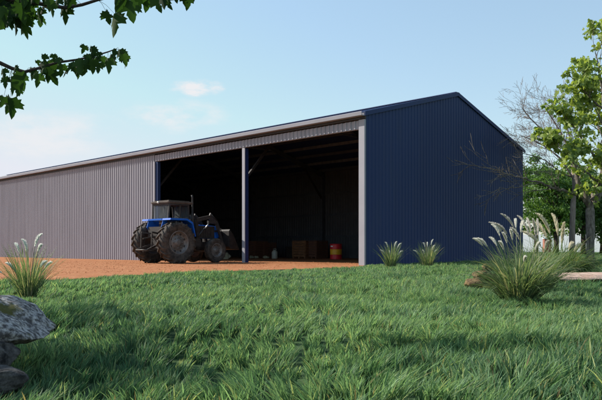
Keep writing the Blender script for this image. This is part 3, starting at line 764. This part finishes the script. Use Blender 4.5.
pl = plumes_at(L1, [(487.5, 247, 14, -.15), (483, 246, 12, -.1), (500, 236, 15, .15), (507, 243, 14, -.2), (516, 228, 12, .25), (521, 233, 15, .05), (512.5, 240, 14, -.25), (497, 246, 12, .2), (504, 250, 14, -.3), (524, 262, 13, -.5), (535, 250, 10, -.2)], .028)
tussock('pampas_grass', L1, 900, .74, .55, pl, 'big pampas grass clump with cream plumes standing nearest the camera on the right', 'pampas grass', 51, lw=.013, arch=.8, emin=50)
L2 = (3.25, 9.0, 0)
pl = plumes_at(L2, [(507, 234, 17, -.2), (502, 232, 15, .1), (514, 228, 19, 0), (529, 236, 26, .1), (531, 232, 20, .3), (536, 240, 26, -.1), (538, 236, 24, .25), (520, 240, 18, -.2), (545, 250, 12, -.2)], .034)
tussock('pampas_grass', L2, 600, .85, .5, pl, 'pampas grass clump behind the nearest one with tall drooping grey plumes', 'pampas grass', 52, lw=.012, emin=52, plume_col=(.72, .67, .60))
L3 = (4.86, 12.3, 0)
pl = plumes_at(L3, [(550, 234, 26, 0), (547, 238, 22, .2), (558, 236, 28, .1), (562, 244, 26, -.1), (541, 246, 22, .1), (569, 250, 10, .2), (574, 252, 10, 0)], .062)
tussock('pampas_grass', L3, 1700, 1.05, 1.1, pl, 'rounded arching pampas grass clump with three broad plumes beside the sandstone slab', 'pampas grass', 53, lw=.013, arch=2.0, emin=58, colors=((.06, .12, .045), (.13, .19, .07), (.30, .30, .15)), plume_col=(.80, .73, .56))
L4 = (-3.40, 8.2, 0)
pl = plumes_at(L4, [(2, 273, 17, -.1), (16, 272, 13, 0), (19, 252, 11, .1), (26.5, 252, 15, 0), (35, 247, 16, .05), (38, 252, 9, -.05), (40, 268, 9, .1), (45, 268, 8, 0)], .034)
tussock('reed_clump', L4, 300, .72, .34, pl, 'slender reed clump with white bottlebrush plumes behind the boulder at the left edge', 'reeds', 54, lw=.010, arch=.4, emin=55, plume_col=(.9, .9, .86))
L5 = (2.69, 19.6, 0)
pl = plumes_at(L5, [(385.5, 255, 7, 0), (388, 247.5, 6.5, 0), (394.5, 247, 7, .1), (397.5, 248, 6, 0), (398, 255, 6, -.1), (390, 254, 4, .1)], .034)
tussock('reed_clump', L5, 260, .85, .42, pl, 'reed clump with white plumes nearer the grey corner of the shed', 'reeds', 55, lw=.015, stemr=.006, arch=.4, emin=58, plume_col=(.8, .8, .74), group='reed clumps in front of the navy gable wall')
L6 = (3.78, 19.6, 0)
pl = plumes_at(L6, [(418.5, 254, 6, 0), (425, 247, 5, 0), (427.5, 247, 6, .1), (431, 245, 7, .1), (432, 250, 6, -.1), (424.5, 254, 6, -.2), (434, 253, 4, .1)], .034)
tussock('reed_clump', L6, 260, .85, .42, pl, 'reed clump with white plumes farther from the grey corner, midway along the navy wall', 'reeds', 56, lw=.015, stemr=.006, arch=.4, emin=58, plume_col=(.8, .8, .74), group='reed clumps in front of the navy gable wall')

# ---------------------------------------------------------------- trees
def leafcloud(name, centres, radii, dens, size, cols, mat, parent, shape, seed, hang=.5, squash=.8):
    r = np.random.default_rng(seed); Cs = []
    for c, ra in zip(centres, radii):
        n = max(3, int(dens*(ra**2)*4)); d_ = unit(r.normal(0, 1, (n, 3)))*ra*(r.random((n, 1))**.45)
        d_[:, 2] *= squash; Cs.append(np.array(c)+d_)
    Cs = np.concatenate(Cs); n = len(Cs)
    A = r.normal(0, 1, (n, 3)); A[:, 2] -= hang*2; A = unit(A); Nn = r.normal(0, 1, (n, 3)); Nn[:, 2] += .9
    B = unit(np.cross(A, Nn)); Nn = np.cross(B, A); Nn *= np.sign(Nn[:, 2:3]+1e-6)
    k = r.random(n)[:, None]; c1, c2 = np.array(cols[0]), np.array(cols[1]); C = c1*(1-k)+c2*k
    v, s, l, c = cards(Cs, A, B, Nn, shape, size*r.uniform(.6, 1.25, n), C)
    return link(name, npmesh(name, v, s, l, c), mat, parent)

def grow(mb, p, d_, L, r0, depth, rn, tips, upb=.15, spread=.55, kids=(2, 3), minr=.006, wig=.18, allpts=None):
    n = 5; pts_ = [p.copy()]; rr_ = [r0]; dd = d_.copy()
    for k in range(n):
        dd = (dd+Vector((rn.gauss(0, wig), rn.gauss(0, wig), rn.gauss(0, wig)+upb*.4))*.5).normalized()
        pts_.append(pts_[-1]+dd*L/n); rr_.append(max(minr, r0*(1-.5*(k+1)/n)))
    mb.tube(pts_, rr_, 6 if r0 > .03 else 4, cap=False)
    if allpts is not None: allpts += pts_[2:]
    if depth == 0: tips.append(pts_[-1]); return
    for i in range(rn.randint(*kids)):
        k = rn.randint(2, n) if i else n
        ax = Vector((rn.gauss(0, 1), rn.gauss(0, 1), rn.gauss(0, 1))).cross(dd).normalized()
        nd = (Matrix.Rotation(rn.uniform(.35, 1)*spread*(.5 if i == 0 else 1.2), 3, ax) @ dd).normalized()
        grow(mb, pts_[k], nd, L*rn.uniform(.62, .85), rr_[k]*.72, depth-1, rn, tips, upb, spread, kids, minr, wig, allpts)

# maple at the right edge
MY = 23.2; mx0 = (590-HX)/F*MY
mt = empty('maple_tree', (mx0, MY, 0)); tag(mt, 'broadleaf tree with forked grey trunk and yellow green leaves at the right edge', 'tree')
B0 = Vector((mx0, MY, 0))
rn = random.Random(11); m = MB()
def trpt(px, py, dy=0): return at(px, py, MY+dy)-B0
fork = trpt(590, 207)
m.tube([(0, 0, -.05), (0, 0, .12), trpt(590.5, 235), fork-Vector((0,0,.12)), fork+Vector((0,0,.1)) ], [.24, .17, .15, .15, .07], 14)
tk = m.build('trunk', M['bark'], mt)
allp = []; tips = []
def limb(path, r0, r1, depth=2, L=1.0, nb=5, sp=.9, leaf=True, minr=.008, upb=.15):
    m = MB(); k = len(path); pts_ = []
    # smooth resample
    for i in range(k-1):
        for q in range(4):
            t = q/4; pts_.append(path[i].lerp(path[i+1], t)+Vector((rn.gauss(0, .02), rn.gauss(0, .02), rn.gauss(0, .02)))*(0 if i == 0 and q == 0 else 1))
    pts_.append(path[-1]); n_ = len(pts_)
    rs = [r0+(r1-r0)*i/(n_-1) for i in range(n_)]
    m.tube(pts_, rs, 8, cap=False)
    tp = []; al = []
    for i in range(nb):
        j = int(n_*(.25+.75*(i+.5)/nb)); j = min(j, n_-2); dd = (pts_[j+1]-pts_[j-1]).normalized()
        ax = Vector((rn.gauss(0, 1), rn.gauss(0, 1), rn.gauss(0, 1))).cross(dd).normalized()
        nd = (Matrix.Rotation(rn.uniform(.4, sp), 3, ax) @ dd).normalized()
        grow(m, pts_[j], nd, L*rn.uniform(.6, 1.1), rs[j]*.55, depth, rn, tp, upb, .8, (2, 3), minr, .2, al)
    grow(m, pts_[-1], (pts_[-1]-pts_[-2]).normalized(), L*.8, r1, depth, rn, tp, upb, .7, (2, 3), minr, .2, al)
    m.build('limb', M['bark'], mt)
    if leaf: tips.extend(tp); allp.extend(al)
limb([fork, trpt(596, 192), trpt(601, 178, -.3), trpt(606, 150, -.4), trpt(604, 110, -.4), trpt(600, 75, -.3)], .125, .035, 2, 1.0, 9)
limb([trpt(606, 150, -.4), trpt(612, 120), trpt(625, 90, .4), trpt(640, 70, .6)], .07, .03, 2, 1.1, 7)
limb([fork, trpt(600, 195), trpt(625, 170, .6), trpt(650, 150, 1.0), trpt(665, 130, 1.0)], .08, .03, 2, 1.1, 7)
limb([trpt(603, 170, -.4), trpt(590, 150, -.6), trpt(578, 132, -.6), trpt(566, 118, -.5)], .045, .02, 1, .6, 5)
limb([trpt(604, 110, -.4), trpt(592, 100, -.6), trpt(583, 90, -.8)], .04, .02, 1, .6, 5)
limb([trpt(600, 182, -.3), trpt(585, 172, -.9), trpt(570, 160, -1.0), trpt(552, 142, -.9)], .04, .015, 1, .5, 5)
limb([trpt(606, 140, .2), trpt(596, 125, 1.2), trpt(590, 110, 1.6)], .045, .02, 1, .7, 5)
limb([fork, trpt(586, 196, -.1), trpt(577, 180, -.1), trpt(573, 160, .1), trpt(570, 148, .2)], .12, .03, 1, .7, 0, leaf=False)
# the long bare lower branch reaching over the navy wall
limb([fork+Vector((0, 0, -.02)), trpt(583, 199, -.1), trpt(570, 193, -.2), trpt(556, 189, -.3), trpt(540, 183, -.4), trpt(526, 178, -.5), trpt(515, 177, -.5), trpt(500, 171, -.5), trpt(487, 168, -.5)], .06, .013, 2, .75, 11, leaf=False, minr=.0075, upb=.02)
limb([trpt(540, 183, -.4), trpt(525, 186, -.6), trpt(510, 188, -.6), trpt(497, 190, -.6)], .02, .010, 2, .5, 6, leaf=False, minr=.0075, upb=-.05)
# leaves: at twig ends, plus authored clusters
cen = [p for i, p in enumerate(tips)]+[p for i, p in enumerate(allp) if rn.random() < .14]
for (px, py, dy, s_) in ((584, 60, -.2, .3), (596, 60, .2, .3), (590, 80, .3, .3), (562, 95, -.4, .2), (570, 100, -.4, .3), (575, 120, -.2, .3), (584, 118, .3, .3), (592, 140, .2, .3), (578, 140, -.4, .3), (565, 132, -.6, .2), (588, 158, .1, .3), (580, 172, -.6, .2), (593, 178, 0, .3), (600, 190, .1, .3), (601, 165, .4, .3), (601, 100, .4, .3), (600, 82, .3, .3), (601, 130, .2, .3), (560, 150, -.8, .2), (563, 168, -.6, .2), (595, 200, -.3, .2), (586, 190, -.5, .2), (595, 48, -.3, .22), (600, 42, 0, .2), (578, 67, -.3, .2), (588, 72, -.3, .3), (598, 68, 0, .35), (566, 86, -.5, .2), (576, 92, -.5, .35), (588, 88, -.4, .4), (598, 95, 0, .5),
        (580, 104, -.5, .3), (590, 110, -.4, .35), (602, 118, 0, .4), (538, 133, -.9, .25), (547, 130, -.9, .25), (545, 142, -.9, .3), (556, 147, -.9, .3), (553, 137, -1, .25), (568, 142, -.8, .2),
        (572, 152, -.9, .3), (585, 150, -.6, .4), (598, 155, 0, .4), (575, 163, -.6, .3), (590, 167, -.5, .35), (600, 175, -.3, .35), (568, 158, -.9, .25), (583, 182, -.5, .3), (595, 188, -.6, .25), (574, 192, -.3, .18), (565, 193, -.2, .14), (585, 130, -.5, .3), (595, 135, 0, .3)):
    cen.append(trpt(px, py, dy)); 
leafcloud('foliage', [c[:] for c in cen], [rn.uniform(.16, .33) for c in cen], 46, .16, ((.13, .21, .05), (.32, .39, .10)), M['leaf'], mt, MAPLE_S, 61, .5, .75)

# bare tree by the far corner of the shed
BY = 29.6; bx0 = (573-HX)/F*BY; bt = empty('bare_tree', (bx0, BY, 0)); tag(bt, 'leafless pale tree whose fine bare branches fan out over the far corner of the shed', 'tree')
B1 = Vector((bx0, BY, 0)); rn = random.Random(23)
tp = lambda px, py, dy=0: at(px, py, BY+dy)-B1
m = MB(); m.tube([(0, 0, -.05), tp(572, 240), tp(573, 205), tp(575, 185), tp(573, 165)], [.16, .13, .12, .11, .10], 12); m.build('trunk', M['bark_p'], bt)
junk = []
for path, r0 in (([(573, 165), (569, 150), (562, 135), (553, 120), (545, 108)], .055), ([(573, 165), (572, 145), (567, 128), (562, 112), (558, 98)], .055), ([(574, 180), (562, 160), (548, 148), (533, 140), (522, 136)], .05),
                 ([(573, 165), (576, 148), (580, 130), (582, 112)], .05), ([(571, 155), (556, 142), (540, 128), (530, 118), (522, 108)], .045), ([(574, 185), (590, 165), (600, 145), (606, 130)], .05),
                 ([(574, 178), (560, 172), (545, 160), (530, 155), (516, 152)], .035)):
    m = MB(); pts_ = [tp(a, b_, (0 if i == 0 else rn.uniform(-.3, .3)*i)) for i, (a, b_) in enumerate(path)]; n_ = len(pts_)
    rs = [r0*(1-.65*i/(n_-1)) for i in range(n_)]; m.tube(pts_, rs, 6, cap=False)
    for i in range(1, n_):
        dd = (pts_[i]-pts_[i-1]).normalized()
        for q in range(3 if i < n_-1 else 4):
            ax = Vector((rn.gauss(0, 1), rn.gauss(0, 1), rn.gauss(0, 1))).cross(dd).normalized()
            grow(m, pts_[i-1].lerp(pts_[i], rn.uniform(.4, 1)), (Matrix.Rotation(rn.uniform(.2, .75), 3, ax) @ dd).normalized(), rn.uniform(.42, .8), rs[i]*.55, 3, rn, junk, .06, .75, (2, 4), .0052, .14)
    m.build('limb', M['bark_p'], bt)

# row of round green trees in front of the white fence
def roundtree(px, Y, h_, cr, seed, label, cols, trunkh=2.0, cat='tree', group='green trees along the white fence'):
    x = (px-HX)/F*Y; t_ = empty('shade_tree', (x, Y, 0)); tag(t_, label, cat, group)
    rn_ = random.Random(seed); m = MB(); z1 = trunkh
    m.tube([(0, 0, -.1), (.05, 0, z1*.5), (0, 0, z1), (rn_.uniform(-.2, .2), 0, h_*.6)], [.30, .22, .2, .1], 10)
    for k in range(7):
        a = rn_.uniform(0, 6.28); m.tube([(0, 0, z1*rn_.uniform(.8, 1.3)), (math.cos(a)*cr*.35, math.sin(a)*cr*.35, z1+(h_-z1)*.35), (math.cos(a)*cr*.7, math.sin(a)*cr*.7, z1+(h_-z1)*rn_.uniform(.4, .7))], [.1, .06, .03], 6)
    m.build('trunk', M['bark_d'], t_)
    cen = []; rad = []
    hz = (h_-z1*.75)/2; zc = z1*.75+hz
    for k in range(150):
        d_ = Vector((rn_.gauss(0, 1), rn_.gauss(0, 1), rn_.gauss(0, 1))).normalized()*rn_.uniform(.45, 1.0)
        f = 1+.28*mnoise.noise(d_*2.2+Vector((seed, 0, 0)))
        cen.append((d_.x*cr*f, d_.y*cr*f, zc+d_.z*hz*f)); rad.append(rn_.uniform(.35, .75))
    leafcloud('crown', cen, rad, 62, .24, cols, M['leaf'], t_, DIAM, seed, .3, .7)
G = [((.06, .13, .03), (.13, .23, .055)), ((.07, .15, .035), (.15, .26, .06)), ((.045, .10, .03), (.10, .18, .045))]
roundtree(536, 62, 9.3, 3.4, 71, 'green shade tree showing nearest the corner of the shed', G[1], 2.2)
roundtree(556, 56, 7.6, 2.8, 72, 'small round shade tree right behind the tall pampas plumes', G[0], 2.3)
roundtree(571, 66, 9.6, 3.4, 73, 'taller green shade tree rising behind the bare tree trunk', G[1], 2.3)
roundtree(583, 58, 7.4, 2.8, 74, 'dark shade tree just left of the forked grey trunk', G[2], 2.3)
roundtree(602, 64, 8.6, 3.3, 75, 'dark shade tree on the right of the forked grey trunk', G[2], 2.3)
roundtree(625, 60, 8.5, 3.3, 76, 'shade tree at the far right, cut by the edge of the photo', G[1], 2.3)

# white fence
fe = empty('white_fence', (27.5, 94, 0), R(-38)); tag(fe, 'long white painted paling fence behind the row of green trees', 'fence')
m = MB(); Lf = 34.0; k = 0
while k*.16 < Lf:
    m.box(k*.16, k*.16+.15, -.012, .012, .06, 2.45); k += 1
m.build('palings', M['fence'], fe)
m = MB(); m.box(0, Lf, .014, .06, .5, .6); m.box(0, Lf, .014, .06, 1.7, 1.8); m.build('rail', M['fence'], fe)
for k in range(14):
    m = MB(); m.box(k*2.5-.06+.001*k, k*2.5+.06, .062, .18, 0, 2.5); m.build('post', M['fence'], fe)
bpier = empty('brick_pier', ((547-HX)/F*80, 80, 0)); tag(bpier, 'small red brick pier in front of the white fence, glimpsed between pampas plumes', 'pier')
m = MB(); m.box(-.42, .42, -.3, .3, 0, 1.7, bev=.01); m.build('shaft', M['brick'], bpier)
m = MB(); m.box(-.48, .48, -.36, .36, 1.702, 1.8, bev=.02); m.build('cap', M['fence'], bpier)

# ---------------------------------------------------------------- overhanging maple at top left
OY = 4.6; ot = empty('overhanging_maple', (-4.6, 4.9, 0)); tag(ot, 'maple with shade-darkened leaves whose branches hang into the sky at the top left corner', 'tree')
BO = Vector((-4.6, 4.9, 0)); rn = random.Random(33)
op = lambda px, py, dy=0: at(px, py, OY+dy)-BO
m = MB(); m.tube([(0, 0, -.05), (0, 0, .2), (.05, 0, 1.2), (.1, -.05, 2.2), (-.1, .0, 3.0), (-.4, 0, 3.9)], [.24, .17, .15, .13, .10, .05], 14); m.build('trunk', M['bark'], ot)
LV = []
def obranch(path, r0, leaves):
    m = MB(); n_ = len(path); m.tube(path, [r0*(1-.8*i/(n_-1)) for i in range(n_)], 7, cap=False)
    for (px, py, dy, s_) in leaves:   # leaf centre
        c = op(px, py, dy); L_ = s_*OY/F
        top = c+Vector((rn.uniform(-.1, .1)*L_, 0, L_*.45))
        j = min(range(n_), key=lambda i: (path[i]-top).length)
        q = path[j]; mid = (q+top)/2+Vector((0, 0, .012))
        m.tube([q, mid, top], [.0016, .0012, .001], 4, cap=False)
        LV.append((top, L_))
    m.build('branch', M['bark_d'], ot)
b2 = [Vector((.08, -.05, 1.9)), op(-70, 50, .1), op(-25, 52), op(0, 63), op(12, 68.5), op(25, 72), op(40, 68), op(58, 62.5), op(76, 60), op(95, 56), op(108, 52), op(116, 49)]
lv2 = []
for (a, b_, s_) in ((9, 107, 20), (3, 103, 14), (12, 84, 17), (22, 80, 17), (17, 90, 13), (5, 82, 12), (33, 74, 14), (38, 79, 12), (46, 72, 20), (50, 79, 17), (42, 68, 14), (56, 70, 13), (63, 70, 13), (70, 68, 12), (75, 72, 15), (66, 74, 10), (83, 66, 15), (88, 68, 14), (80, 70, 12), (93, 66, 14), (97, 62, 12), (103, 62, 13), (109, 65, 15), (112, 60, 13), (119, 57, 17), (123, 60, 13), (85, 49.5, 9), (92, 51, 10), (-8, 80, 18), (-20, 70, 18), (-30, 85, 18), (100, 68, 12)):
    lv2.append((a, b_, rn.uniform(-.12, .12), s_))
obranch(b2, .018, lv2)
b1 = [Vector((.1, -.05, 2.3)), op(-60, -20, .1), op(-20, -6), op(15, 0), op(40, 4), op(65, 8), op(82, 5), op(98, 0), op(120, -5), op(150, -7), op(180, -8), op(200, -14)]
lv1 = []
for (a, b_, s_) in ((5, 8, 22), (12, 18, 22), (16, 28, 20), (24, 14, 20), (28, 24, 20), (20, 5, 18), (32, 8, 18), (8, 24, 18), (2, 18, 20), (36, 16, 16), (45, 6, 16), (50, 10, 14), (57, 4, 14), (63, 14, 17), (42, 0, 16), (70, 3, 12), (66, 8, 14), (112, 25, 26), (105, 17, 13),
                    (126, 3, 18), (131, 9, 20), (122, -4, 16), (140, 2, 16), (148, 1, 16), (156, 5, 16), (162, 2, 17), (166, 6, 14), (152, -4, 16), (181, 2, 16), (172, -3, 14), (28, 2, 20), (14, 10, 20), (-8, 15, 22), (-14, 2, 22), (-25, 20, 22), (10, -10, 20), (40, -12, 20), (70, -12, 20), (100, -14, 18), (130, -14, 18), (190, -6, 14), (6, 14, 20), (18, 20, 20), (24, 22, 18), (0, 8, 20), (30, 16, 18), (23, 32, 12), (186, 0, 12)):
    lv1.append((a, b_, rn.uniform(-.15, .15), s_))
obranch(b1, .02, lv1)
LV = LV+[(q+Vector((rn.uniform(-.06, .06), rn.uniform(-.15, .15), rn.uniform(-.02, .05))), L_*rn.uniform(.6, .85)) for q, L_ in LV if rn.random() < .8]
r = np.random.default_rng(5); n = len(LV)
C0 = np.array([q[0][:] for q in LV]); sz = np.array([q[1] for q in LV])*1.05
A = np.stack([r.normal(0, .32, n), r.normal(0, .25, n), -np.ones(n)], 1); A = unit(A)
Nn = np.stack([r.normal(0, .6, n), -np.ones(n), r.normal(.3, .4, n)], 1); B = unit(np.cross(A, Nn)); Nn = np.cross(B, A)
k = r.random(n)[:, None]; C = np.array([.016, .036, .012])*(1-k)+np.array([.05, .095, .022])*k; sz = sz*r.uniform(.78, 1.12, n)  # canopy shade is put into these low leaf colours
v, s, l, c = cards(C0, A, B*.82, Nn, MAPLE, sz, C, .45)
link('foliage', npmesh('foliage', v, s, l, c), M['leafdark'], ot)
# the rest of its crown, above the frame
cen = []; rad = []
for k in range(20):
    cen.append((rn.uniform(-3.0, -.9), rn.uniform(-.4, 2.4), rn.uniform(2.5, 3.8))); rad.append(rn.uniform(.3, .5))
leafcloud('crown', cen, rad, 130, .10, ((.018, .042, .014), (.035, .07, .02)), M['leafdark'], ot, MAPLE_S, 91, .6, .7)
m = MB()
for k in range(0, 20, 2): m.tube([(-.08, 0, 2.7+.02*k), Vector(cen[k])*.5+Vector((0, 0, 1.9)), cen[k]], [.04, .025, .01], 6)
m.build('branch', M['bark_d'], ot)
